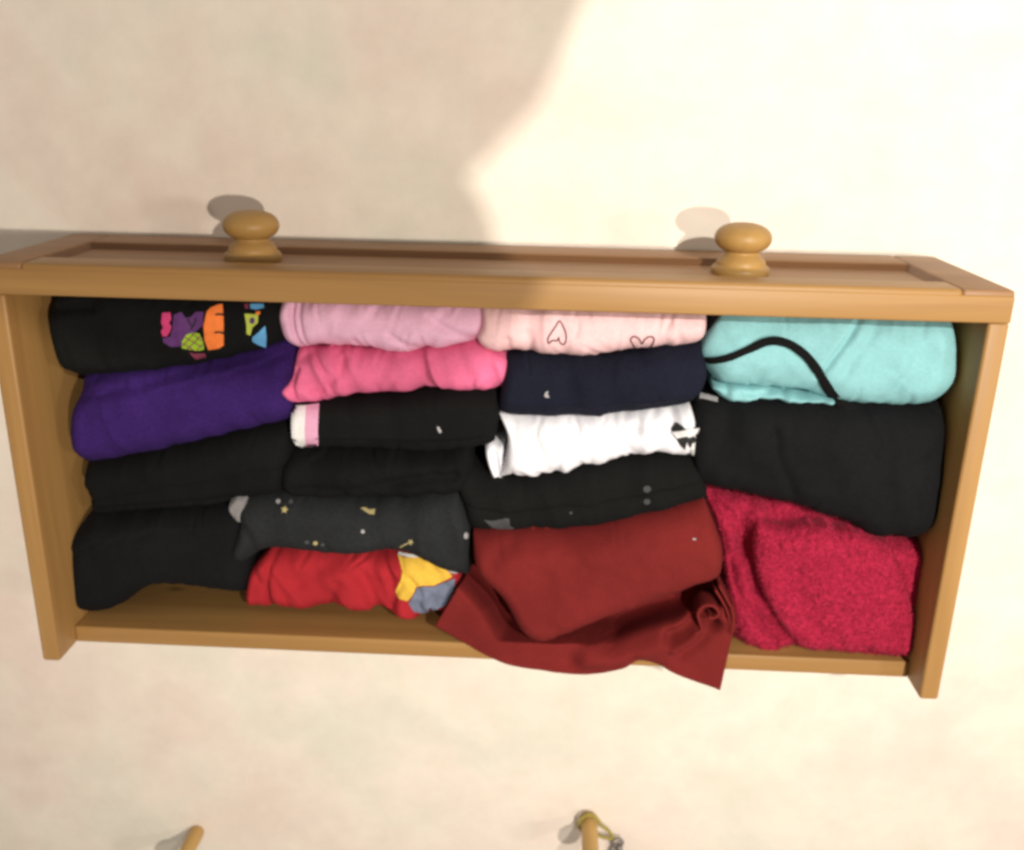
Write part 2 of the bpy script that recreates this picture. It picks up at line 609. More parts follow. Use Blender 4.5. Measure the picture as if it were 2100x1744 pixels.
    for _ in range(gathers):
        top = rg.random() < 0.5
        c_ = a if top else b
        k_ = int(rg.integers(12, 188))
        px_, py_ = c_[k_]
        an = (-PI / 2 if top else PI / 2) + rg.normal(0, 0.55)
        ln_ = rg.uniform(0.008, 0.024)
        ex, ey = px_ + ln_ * math.cos(an), py_ + ln_ * math.sin(an)
        t_ = np.clip(((X - px_) * (ex - px_) + (Y - py_) * (ey - py_)) / ln_ ** 2, 0, 1)
        d = np.hypot(X - px_ - t_ * (ex - px_), Y - py_ - t_ * (ey - py_))
        w_ = rg.uniform(0.0012, 0.0028)
        dp = rg.uniform(0.5, 1.0) * (0.0008 + 0.7 * wr[0])
        Z = Z - dp * (1 - t_) * (np.exp(-(d / w_) ** 2) - 0.45 * np.exp(-((d - 2 * w_) / (1.3 * w_)) ** 2))
    verts = np.stack([X, Y, Z], -1).reshape(-1, 3).tolist()
    F = []
    idx = lambda i, j: i * nv + j
    for i in range(nu - 1):
        for j in range(nv - 1):
            F.append((idx(i, j), idx(i, j + 1), idx(i + 1, j + 1), idx(i + 1, j)))
    ring = [idx(i, 0) for i in range(nu)] + [idx(nu - 1, j) for j in range(1, nv)] \
        + [idx(i, nv - 1) for i in range(nu - 2, -1, -1)] + [idx(0, j) for j in range(nv - 2, 0, -1)]
    cx_, cy_ = X.mean(), Y.mean()
    prev = ring
    for step, (fr, sh) in enumerate(((0.25, 1.0), (0.7, 0.985), (1.0, 0.95))):
        cur = []
        for q in ring:
            x, y, z = verts[q]
            cur.append(len(verts))
            verts.append((cx_ + (x - cx_) * sh, cy_ + (y - cy_) * sh, z + (base + 0.001 - z) * fr))
        m = len(ring)
        for k in range(m):
            F.append((prev[k], prev[(k + 1) % m], cur[(k + 1) % m], cur[k]))
        prev = cur
    F.append(tuple(prev))
    me = bpy.data.meshes.new(name)
    me.from_pydata(verts, [], F)
    bm = bmesh.new()
    bm.from_mesh(me)
    bmesh.ops.recalc_face_normals(bm, faces=bm.faces)
    bm.to_mesh(me)
    bm.free()
    o = link(name, me, mat, parent)
    if parent is None:
        tag(o, label, cat, group)
    return o


def bvh_of(objs):
    vs, fs = [], []
    for o in objs:
        k = len(vs)
        vs += [v.co.copy() for v in o.data.vertices]
        fs += [tuple(i + k for i in p.vertices) for p in o.data.polygons]
    return BVHTree.FromPolygons(vs, fs)


def on(bvh, u, v, off, fallback=0.11):
    d = ray(u, v)
    h = bvh.ray_cast(CAM, d)
    if h[0] is None:
        h2 = bvh.find_nearest(at(u, v, fallback))
        return h2[0] + Vector((0, 0, off))
    nrm = h[1] if h[1].z > 0 else -h[1]
    return h[0] + nrm * off


def patch(name, pts, mat, parent, bvh, off=0.0005, sub=3, smooth_pts=False):
    """flat print lying on the cloth"""
    if smooth_pts:
        pts = smooth_curve(list(pts) + [pts[0]], 30)[:-1].tolist()
    bm = bmesh.new()
    vs = [bm.verts.new((p[0], p[1], 0)) for p in pts]
    f = bm.faces.new(vs)
    bmesh.ops.triangulate(bm, faces=[f])
    for _ in range(sub):
        lim = 6.0
        es = [e for e in bm.edges if e.calc_length() > lim]
        if not es:
            break
        bmesh.ops.subdivide_edges(bm, edges=es, cuts=1)
        bmesh.ops.triangulate(bm, faces=bm.faces)
    for v in bm.verts:
        v.co = on(bvh, v.co.x, v.co.y, off)
    bmesh.ops.recalc_face_normals(bm, faces=bm.faces)
    me = bpy.data.meshes.new(name)
    bm.to_mesh(me)
    bm.free()
    return link(name, me, mat, parent)


def stroke(name, pts, wpx, mat, parent, bvh, off=0.0005, closed=False, n=60, thick=0.0, bow=None):
    """ribbon of the given width along a line on the cloth"""
    P = smooth_curve(list(pts) + ([pts[0]] if closed else []), n)
    T = np.gradient(P, axis=0)
    if closed:
        T[0] = T[-1] = P[1] - P[-2]
    T /= np.linalg.norm(T, axis=1)[:, None] + 1e-9
    N = np.stack([-T[:, 1], T[:, 0]], -1)
    v, f = [], []
    cols = (-1, -0.5, 0, 0.5, 1)
    for i in range(n):
        for c in cols:
            wq = wpx if not isinstance(wpx, tuple) else wpx[0] + (wpx[1] - wpx[0]) * i / (n - 1)
            q = P[i] + N[i] * wq * 0.5 * c
            o = off + thick * (1 - 0.8 * c * c)
            if bow is not None:
                o += bow * math.sin(PI * i / (n - 1))
            v.append(tuple(on(bvh, q[0], q[1], o)))
    k = len(cols)
    if thick:
        q = np.array(v).reshape(n, k, 3)
        for _ in range(6):
            q[1:-1] = 0.25 * q[:-2] + 0.5 * q[1:-1] + 0.25 * q[2:]
        v = [tuple(t) for t in q.reshape(-1, 3)]
    for i in range(n - 1):
        for c in range(k - 1):
            f.append((i * k + c, i * k + c + 1, (i + 1) * k + c + 1, (i + 1) * k + c))
    me = bpy.data.meshes.new(name)
    me.from_pydata(v, [], f)
    bm = bmesh.new()
    bm.from_mesh(me)
    bmesh.ops.recalc_face_normals(bm, faces=bm.faces)
    if sum(q.normal.z for q in bm.faces) < 0:
        bmesh.ops.reverse_faces(bm, faces=bm.faces)
    bm.to_mesh(me)
    bm.free()
    return link(name, me, mat, parent)


def star(u, v, r, rot=0.0, k=5, inner=0.45):
    out = []
    for i in range(2 * k):
        a = rot + PI * i / k
        q = r if i % 2 == 0 else r * inner
        out.append((u + q * math.sin(a), v - q * math.cos(a)))
    return out


def blob(u, v, rx, ry=None, k=10):
    ry = ry or rx
    return [(u + rx * math.cos(2 * PI * i / k), v + ry * math.sin(2 * PI * i / k)) for i in range(k)]


# --- first column -------------------------------------------------------------
g = garment('folded_shirt', 'black folded shirt with a bright multicoloured print, in the corner behind the left knob', 'shirt',
            A=[(112, 590), (250, 590), (420, 596), (582, 606)], R=[(582, 606), (588, 650), (584, 690), (566, 722)],
            B=[(160, 778), (250, 772), (345, 765), (450, 745), (566, 722)], L=[(112, 590), (104, 650), (112, 705), (130, 750), (160, 778)],
            mat=M['black_print'], zt=0.118, ze=0.075, r=0.026, wr=(0.0012, 0.2, 8, 40), seed=1, layers=((0.85, 0.003),),
            creases=[([(100, 640), (135, 636), (180, 634)], 0.004, 0.006), ([(560, 610), (565, 660), (552, 722)], 0.006, 0.003)])
bv = bvh_of([g])
patch('print', [(333, 642), (350, 641), (352, 655), (347, 662), (352, 670), (349, 680), (343, 690), (334, 690), (331, 680), (335, 672), (331, 662)],
      M['p_pink'], g, bv)
patch('print', [(357, 646), (372, 640), (380, 652), (392, 650), (402, 640), (418, 640), (416, 668), (402, 680), (384, 690), (374, 710), (352, 712), (336, 703), (334, 694), (350, 690), (354, 672)],
      M['p_purple'], g, bv)
patch('print', [(374, 714), (374, 700), (382, 687), (396, 682), (410, 684), (418, 700), (419, 716), (405, 719)], M['p_green'], g, bv, off=0.0009)
for q in ([(380, 692), (416, 712)], [(376, 704), (398, 718)], [(394, 684), (418, 700)], [(414, 688), (384, 716)], [(400, 683), (376, 708)], [(418, 704), (404, 718)]):
    stroke('print_line', q, 1.8, M['p_wine'], g, bv, off=0.0013, n=8)
patch('print', [(424, 640), (432, 632), (446, 626), (457, 624), (458, 642), (446, 645), (446, 649), (459, 650), (459, 678), (444, 679), (444, 684), (459, 687), (459, 708), (450, 714), (428, 718), (420, 698), (418, 668)],
      M['p_orange'], g, bv)
for q in ([(443, 646), (452, 645), (461, 647)], [(441, 682), (450, 681), (461, 684)]):
    stroke('print_line', q, 3.6, M['p_dark'], g, bv, off=0.0012, n=8)
for q in ([(386, 652), (389, 662), (396, 668)], [(404, 652), (400, 664), (392, 676)]):
    stroke('print_line', q, 3.0, M['p_dark'], g, bv, off=0.0012, n=8)
patch('print', [(388, 722), (400, 725), (420, 724), (423, 732), (402, 737), (394, 730)], M['p_wine'], g, bv)
patch('print', [(502, 644), (520, 645), (530, 644), (529, 662), (518, 672), (514, 688), (506, 685), (506, 668)], M['p_lime'], g, bv)
patch('print', blob(518, 658, 5.5, 6.5), M['p_purple'], g, bv, off=0.0010)
patch('print', [(518, 692), (530, 682), (544, 668), (546, 690), (545, 713), (532, 708), (518, 700)], M['p_blue'], g, bv)
patch('print', [(513, 624), (540, 624), (542, 632), (526, 636), (514, 634)], M['p_blue'], g, bv)
patch('print', [(501, 624), (509, 624), (510, 634), (503, 634)], M['p_wine'], g, bv)
patch('print', [(524, 641), (534, 640), (533, 646), (527, 647)], M['p_orange'], g, bv, off=0.001)

garment('folded_shirt', 'deep purple folded shirt below the black one with the bright print', 'shirt',
        A=[(160, 772), (300, 752), (450, 725), (590, 690)], R=[(590, 690), (606, 740), (604, 800), (592, 868)],
        B=[(178, 958), (300, 934), (440, 902), (592, 868)], L=[(160, 772), (162, 808), (148, 850), (150, 910), (178, 958)],
        mat=M['purple'], zt=0.120, ze=0.070, r=0.030, wr=(0.0010, 0.25, 8, 30), seed=2, layers=((0.20, 0.003),),
        creases=[([(150, 816), (260, 800), (360, 775), (470, 750), (600, 722)], 0.005, 0.004), ([(155, 800), (195, 782), (240, 790)], 0.004, 0.003)])

garment('folded_shirt', 'plain black folded shirt directly below the purple one', 'shirt',
        A=[(172, 948), (320, 922), (450, 895), (600, 862)], R=[(600, 862), (600, 910), (592, 960), (586, 1000)],
        B=[(188, 1062), (300, 1052), (450, 1040), (586, 1016)], L=[(172, 948), (176, 990), (186, 1010), (188, 1062)],
        mat=M['black'], zt=0.106, ze=0.062, r=0.024, wr=(0.001, 0.1, 8, 30), seed=3, layers=((0.58, 0.003),),
        creases=[([(190, 1052), (330, 1040), (470, 1025)], 0.003, 0.003)])

garment('folded_shirt', 'plain charcoal folded shirt in the near left corner, lowest of its row', 'shirt',
        A=[(168, 1066), (260, 1056), (380, 1046), (486, 1030)], R=[(486, 1030), (512, 1090), (515, 1160), (498, 1226)],
        B=[(196, 1267), (250, 1246), (312, 1206), (400, 1212), (498, 1226)], L=[(168, 1066), (149, 1110), (147, 1180), (156, 1236), (196, 1267)],
        mat=M['charcoal'], zt=0.108, ze=0.055, r=0.034, wr=(0.0012, 0.5, 8, 30), seed=4, layers=((0.22, 0.003),),
        creases=[([(160, 1090), (260, 1072), (390, 1052)], 0.004, 0.003), ([(395, 1040), (400, 1056), (380, 1064)], 0.003, 0.0025)])

# --- second column -------------------------------------------------------------
garment('folded_shirt', 'pale lilac pink folded shirt tucked against the drawer front', 'shirt',
        A=[(580, 606), (720, 610), (850, 614), (986, 620)], R=[(986, 620), (992, 650), (988, 682), (972, 706)],
        B=[(602, 718), (700, 716), (830, 724), (972, 706)], L=[(580, 606), (574, 650), (582, 690), (602, 718)],
        mat=M['light_pink'], zt=0.120, ze=0.080, r=0.022, rl=0.008, wr=(0.0017, 2.5, 12, 40), gathers=14, seed=5,
        creases=[([(594, 615), (596, 660), (610, 718)], 0.0022, 0.0045), ([(610, 615), (612, 660), (624, 718)], 0.002, 0.003),
                 ([(880, 655), (920, 680), (965, 700)], 0.004, 0.003), ([(800, 690), (835, 712), (860, 722)], 0.003, 0.003),
                 ([(725, 705), (735, 716), (748, 722)], 0.003, 0.003), ([(660, 640), (668, 690), (700, 715)], 0.006, 0.0015)])

garment('folded_shirt', 'hot pink wrinkled folded shirt below the pale lilac pink one', 'shirt',
        A=[(606, 716), (720, 714), (850, 716), (968, 700)], R=[(968, 700), (1010, 722), (1040, 745), (1032, 802)],
        B=[(592, 828), (660, 830), (720, 816), (830, 808), (900, 802), (960, 806), (1032, 802)], L=[(606, 716), (604, 750), (598, 776), (580, 796), (592, 828)],
        mat=M['hot_pink'], zt=0.118, ze=0.080, r=0.022, rl=0.007, wr=(0.0034, 0.4, 12, 38), lump=0.003, gathers=16, seed=6,
        creases=[([(608, 760), (600, 790), (604, 826)], 0.0022, 0.004), ([(590, 800), (596, 812), (598, 828)], 0.0016, 0.002),
                 ([(700, 740), (690, 770), (650, 810)], 0.004, 0.003), ([(865, 735), (872, 780), (890, 805)], 0.003, 0.0035),
                 ([(640, 724), (625, 735), (615, 740)], 0.003, 0.003), ([(790, 730), (780, 770), (770, 806)], 0.006, 0.002),
                 ([(840, 725), (848, 770), (868, 803)], 0.005, 0.002)])

g = garment('folded_shirt', 'black folded shirt with a white and pink band at its left end', 'shirt',
            A=[(606, 818), (720, 812), (850, 800), (1024, 796)], R=[(1024, 796), (1026, 840), (1020, 880), (1012, 916)],
            B=[(606, 926), (760, 926), (900, 932), (1012, 916)], L=[(606, 818), (598, 850), (598, 890), (606, 926)],
            mat=M['black'], zt=0.114, ze=0.070, r=0.022, rl=0.006, wr=(0.0010, 0.1, 8, 30), seed=7, layers=((0.72, 0.0025),),
            creases=[([(760, 920), (880, 916), (1000, 900)], 0.004, 0.002)])
bv = bvh_of([g])
patch('band', [(600, 833), (628, 832), (625, 880), (627, 926), (608, 926), (600, 915), (598, 870)], M['band_white'], g, bv)
patch('band', [(628, 832), (655, 828), (652, 880), (653, 925), (627, 926), (625, 880)], M['band_pink'], g, bv)
patch('print', [(896, 874), (901, 876), (906, 886), (902, 889), (898, 883)], M['p_grey'], g, bv)

garment('folded_shirt', 'plain black wrinkled folded shirt below the one with the white and pink band', 'shirt',
        A=[(596, 926), (760, 922), (880, 926), (960, 912)], R=[(960, 912), (968, 950), (960, 985), (950, 1016)],
        B=[(590, 1022), (700, 1026), (830, 1022), (950, 1016)], L=[(596, 926), (582, 960), (580, 995), (590, 1022)],
        mat=M['black'], zt=0.110, ze=0.065, r=0.022, wr=(0.003, 0.9, 8, 28), lump=0.004, seed=8,
        creases=[([(600, 1010), (680, 1012), (740, 1005), (860, 985), (930, 980)], 0.005, 0.005), ([(640, 950), (760, 935), (900, 940)], 0.006, 0.004)])

g = garment('folded_shirt', 'dark grey folded shirt with small gold stars, above the red one', 'shirt',
            A=[(484, 1020), (600, 1014), (740, 1026), (850, 1018), (936, 1008)], R=[(936, 1008), (958, 1060), (968, 1110), (960, 1190)],
            B=[(488, 1164), (560, 1130), (700, 1142), (820, 1136), (900, 1170), (960, 1190)], L=[(484, 1020), (494, 1075), (476, 1130), (488, 1164)],
            mat=M['grey_star'], zt=0.112, ze=0.066, r=0.024, rl=0.010, wr=(0.0014, 0.2, 8, 30), seed=9,
            creases=[([(496, 1085), (510, 1110), (520, 1160)], 0.005, 0.003)])
bv = bvh_of([g])
garment('lining', '', '', A=[(472, 1026), (486, 1018), (506, 1018)], R=[(506, 1018), (504, 1046), (496, 1078)],
        B=[(490, 1076), (493, 1079), (496, 1080)], L=[(472, 1026), (470, 1046), (490, 1076)], mat=M['greylin'], zt=0.109, ze=0.090,
        r=0.006, rl=0.004, wr=(0.0004, 0, 8, 40), seed=9, n=(24, 24), parent=g)
patch('print', star(584, 1046, 8.5, 0.2), M['p_gold'], g, bv)
patch('print', blob(571, 1029, 5), M['p_grey'], g, bv)
patch('print', blob(597, 1030, 5), M['p_dim'], g, bv)
patch('print', [(739, 1043), (748, 1041), (758, 1046), (770, 1044), (768, 1056), (758, 1055), (748, 1049)], M['p_gold'], g, bv)
patch('print', blob(744, 1090, 4.2), M['p_grey'], g, bv)
patch('print', blob(955, 1099, 4.5, 7), M['p_grey'], g, bv)
patch('print', star(842, 1112, 7, 0.5), M['p_gold'], g, bv)
stroke('print_line', [(820, 1122), (832, 1116), (842, 1112)], 2.2, M['p_gold'], g, bv, n=10)
patch('print', blob(630, 1112, 5, 4), M['p_dim'], g, bv)
patch('print', blob(647, 1114, 5, 4), M['p_gold'], g, bv)
patch('print', blob(662, 1117, 4, 3), M['p_dim'], g, bv)

g = garment('folded_shirt', 'bright red wrinkled folded shirt with a yellow and blue end, nearest the back board', 'shirt',
            A=[(556, 1128), (640, 1124), (720, 1134), (820, 1132), (908, 1124)], R=[(908, 1124), (944, 1166), (940, 1210), (918, 1252)],
            B=[(506, 1250), (600, 1248), (700, 1252), (780, 1251), (826, 1272), (918, 1252)], L=[(556, 1128), (520, 1160), (508, 1195), (506, 1250)],
            mat=M['red'], zt=0.104, ze=0.060, r=0.022, rl=0.006, wr=(0.0034, 0.5, 12, 36), lump=0.003, gathers=18, seed=10,
            creases=[([(562, 1135), (548, 1180), (546, 1250)], 0.0028, 0.0035), ([(700, 1150), (650, 1175), (610, 1200)], 0.006, 0.003),
                     ([(740, 1142), (790, 1165), (806, 1215), (804, 1245)], 0.004, 0.004), ([(740, 1180), (752, 1215), (770, 1245)], 0.005, 0.002),
                     ([(690, 1200), (676, 1232), (668, 1250)], 0.005, 0.003), ([(730, 1140), (775, 1150), (812, 1140)], 0.003, 0.004),
                     ([(818, 1138), (826, 1190), (800, 1250)], 0.002, 0.002), ([(850, 1150), (880, 1172), (920, 1180)], 0.003, 0.003),
                     ([(840, 1190), (860, 1215), (862, 1250)], 0.003, 0.004), ([(905, 1130), (908, 1160), (930, 1180)], 0.003, 0.004), ([(880, 1205), (900, 1225), (905, 1248)], 0.003, 0.003)])
bv = bvh_of([g])
patch('print', [(816, 1139), (830, 1145), (846, 1143), (866, 1144), (886, 1137), (905, 1130), (911, 1146), (908, 1160), (918, 1172), (928, 1184), (908, 1192), (890, 1200), (868, 1200), (852, 1204), (846, 1222), (836, 1232), (820, 1228), (812, 1212), (820, 1192), (824, 1172), (820, 1154)],
      M['yellow'], g, bv, off=0.001)
patch('print', [(853, 1206), (868, 1202), (890, 1202), (910, 1194), (932, 1187), (931, 1206), (923, 1226), (912, 1242), (890, 1250), (866, 1256), (848, 1254), (838, 1236), (848, 1222)],
      M['denim'], g, bv, off=0.001)
patch('print', [(912, 1150), (924, 1152), (938, 1166), (936, 1178), (924, 1176), (914, 1166)], M['p_grey'], g, bv, off=0.001)
stroke('hem', [(818, 1137), (850, 1143), (884, 1135), (908, 1124)], 6, M['band_white'], g, bv, off=0.0016, n=20)

# --- third column -------------------------------------------------------------
g = garment('folded_shirt', 'peach pink folded shirt printed with outlined hearts, behind the drawer front', 'shirt',
            A=[(984, 620), (1120, 624), (1300, 628), (1452, 634)], R=[(1452, 634), (1450, 660), (1446, 688), (1436, 706)],
            B=[(1000, 724), (1090, 728), (1210, 732), (1320, 722), (1436, 706)], L=[(984, 620), (988, 660), (978, 690), (1000, 724)],
            mat=M['peach'], zt=0.120, ze=0.082, r=0.022, rl=0.006, wr=(0.0016, 0.05, 14, 42), gathers=22, seed=11,
            creases=[([(1040, 700), (1044, 722), (1052, 728)], 0.003, 0.003), ([(1180, 640), (1184, 670), (1180, 690)], 0.002, 0.0018),
                     ([(1080, 690), (1086, 720), (1090, 730)], 0.004, 0.002), ([(1380, 670), (1390, 690), (1400, 708)], 0.004, 0.002)])
bv = bvh_of([g])
stroke('heart_print', [(1146, 692), (1141, 699), (1133, 698), (1125, 704), (1124, 694), (1131, 682), (1139, 670), (1147, 659), (1154, 668), (1160, 682), (1161, 696), (1156, 706), (1148, 702)],
       3.4, M['ink'], g, bv, closed=True, n=70)
stroke('heart_print', [(1318, 712), (1306, 716), (1298, 706), (1293, 696), (1300, 690), (1310, 694), (1316, 705), (1322, 696), (1332, 690), (1341, 694), (1338, 706), (1330, 716)],
       3.4, M['ink'], g, bv, n=60)

g = garment('folded_shirt', 'navy blue folded shirt between the heart print shirt and the white one', 'shirt',
            A=[(1040, 736), (1090, 730), (1210, 734), (1320, 724), (1436, 704)], R=[(1436, 704), (1450, 760), (1440, 800), (1414, 836)],
            B=[(1020, 850), (1080, 858), (1200, 860), (1310, 850), (1414, 836)], L=[(1040, 736), (1032, 780), (1026, 810), (1020, 850)],
            mat=M['navy'], zt=0.122, ze=0.082, r=0.024, rl=0.008, wr=(0.0012, 0.3, 8, 30), seed=12, layers=((0.75, 0.0022),),
            creases=[([(1150, 735), (1165, 780), (1160, 850)], 0.008, 0.0012)])
bv = bvh_of([g])
patch('logo', [(1116, 812), (1119, 804), (1125, 802), (1123, 808), (1127, 815), (1120, 816)], M['p_grey'], g, bv)

g = garment('folded_shirt', 'white crumpled folded shirt with a black patterned piece at its right end', 'shirt',
            A=[(1020, 848), (1080, 850), (1200, 852), (1310, 842), (1414, 830)], R=[(1414, 830), (1424, 860), (1420, 900), (1416, 940)],
            B=[(1022, 991), (1062, 980), (1130, 976), (1190, 960), (1280, 944), (1350, 936), (1416, 940)], L=[(1020, 848), (1040, 890), (1036, 940), (1022, 991)],
            mat=M['white'], zt=0.116, ze=0.076, r=0.024, rl=0.005, wr=(0.0026, 0.2, 12, 40), gathers=20, seed=13,
            creases=[([(1040, 862), (1052, 890), (1034, 985)], 0.004, 0.003), ([(1160, 850), (1162, 872), (1158, 890)], 0.003, 0.003), ([(1180, 850), (1184, 880), (1180, 900)], 0.003, 0.003),
                     ([(1320, 840), (1314, 870), (1306, 884)], 0.004, 0.003), ([(1140, 972), (1150, 950), (1150, 930)], 0.004, 0.0025),
                     ([(1300, 940), (1290, 925), (1270, 915)], 0.005, 0.003), ([(1386, 846), (1380, 870), (1372, 890)], 0.004, 0.003)])
garment('fold', '', '', A=[(994, 914), (1006, 906), (1036, 905)], R=[(1036, 905), (1036, 950), (1026, 990)],
        B=[(1016, 992), (1020, 994), (1024, 990)], L=[(994, 914), (1000, 950), (1016, 992)], mat=M['white'], zt=0.100, ze=0.074,
        r=0.010, rl=0.004, wr=(0.001, 0, 8, 40), seed=14, n=(30, 30), parent=g, creases=[([(1012, 916), (1016, 950), (1020, 985)], 0.003, 0.005)])
garment('trim', '', '', A=[(1400, 836), (1412, 828), (1420, 840)], R=[(1420, 840), (1428, 880), (1424, 942)],
        B=[(1402, 920), (1412, 935), (1424, 942)], L=[(1400, 836), (1398, 880), (1402, 920)], mat=M['band_white'], zt=0.110, ze=0.080,
        r=0.010, rl=0.004, wr=(0.001, 0, 8, 40), seed=15, n=(30, 30), parent=g)
bv = bvh_of([g] + [c for c in g.children])
patch('print', [(1378, 880), (1390, 866), (1402, 874), (1412, 888), (1410, 900), (1406, 920), (1396, 912), (1384, 896)], M['p_dark'], g, bv, off=0.0016)
patch('print', [(1382, 887), (1424, 876), (1428, 886), (1388, 898)], M['band_white'], g, bv, off=0.0034)
patch('print', [(1408, 898), (1420, 894), (1424, 904), (1412, 916)], M['p_dark'], g, bv, off=0.0018)

g = garment('folded_shirt', 'black folded shirt with faint grey star marks, between the white and the dark red', 'shirt',
            A=[(944, 950), (1022, 984), (1190, 960), (1300, 940), (1430, 930)], R=[(1430, 930), (1440, 970), (1450, 1000), (1450, 1038)],
            B=[(966, 1096), (1090, 1098), (1210, 1090), (1330, 1066), (1450, 1038)], L=[(944, 950), (936, 990), (952, 1040), (966, 1096)],
            mat=M['black_print'], zt=0.110, ze=0.070, r=0.026, wr=(0.0012, 0.3, 8, 30), seed=16, layers=((0.5, 0.0025),))
bv = bvh_of([g])
patch('print', blob(1327, 1003, 8, 7), M['p_dim'], g, bv)
patch('print', blob(1327, 1029, 7, 6), M['p_dim'], g, bv)
patch('print', [(992, 1066), (1008, 1068), (1030, 1073), (1036, 1063), (1044, 1064), (1046, 1078), (1056, 1084), (1034, 1086), (1010, 1082)], M['p_dim'], g, bv)
patch('print', blob(1171, 1052, 3), M['p_dim'], g, bv)

# dark red fleece: a thick roll and a loose flap that lies over the back board
g = garment('folded_fleece', 'dark red folded fleece spilling over the back board of the drawer', 'fleece',
            A=[(968, 1102), (1090, 1100), (1210, 1092), (1330, 1066), (1448, 1036)], R=[(1448, 1036), (1468, 1080), (1482, 1130), (1478, 1192)],
            B=[(1094, 1326), (1130, 1322), (1220, 1284), (1350, 1236), (1478, 1192)], L=[(968, 1102), (980, 1168), (1030, 1222), (1062, 1280), (1094, 1326)],
            mat=M['dark_red'], zt=0.132, ze=0.086, r=0.030, rl=0.012, wr=(0.0010, 0.6, 7, 22), lump=0.003, seed=17,
            creases=[([(1010, 1160), (1020, 1140), (1045, 1130)], 0.006, 0.003), ([(1110, 1110), (1280, 1100), (1420, 1060)], 0.010, 0.003),
                     ([(1330, 1120), (1420, 1095), (1440, 1080)], 0.008, 0.0025)])


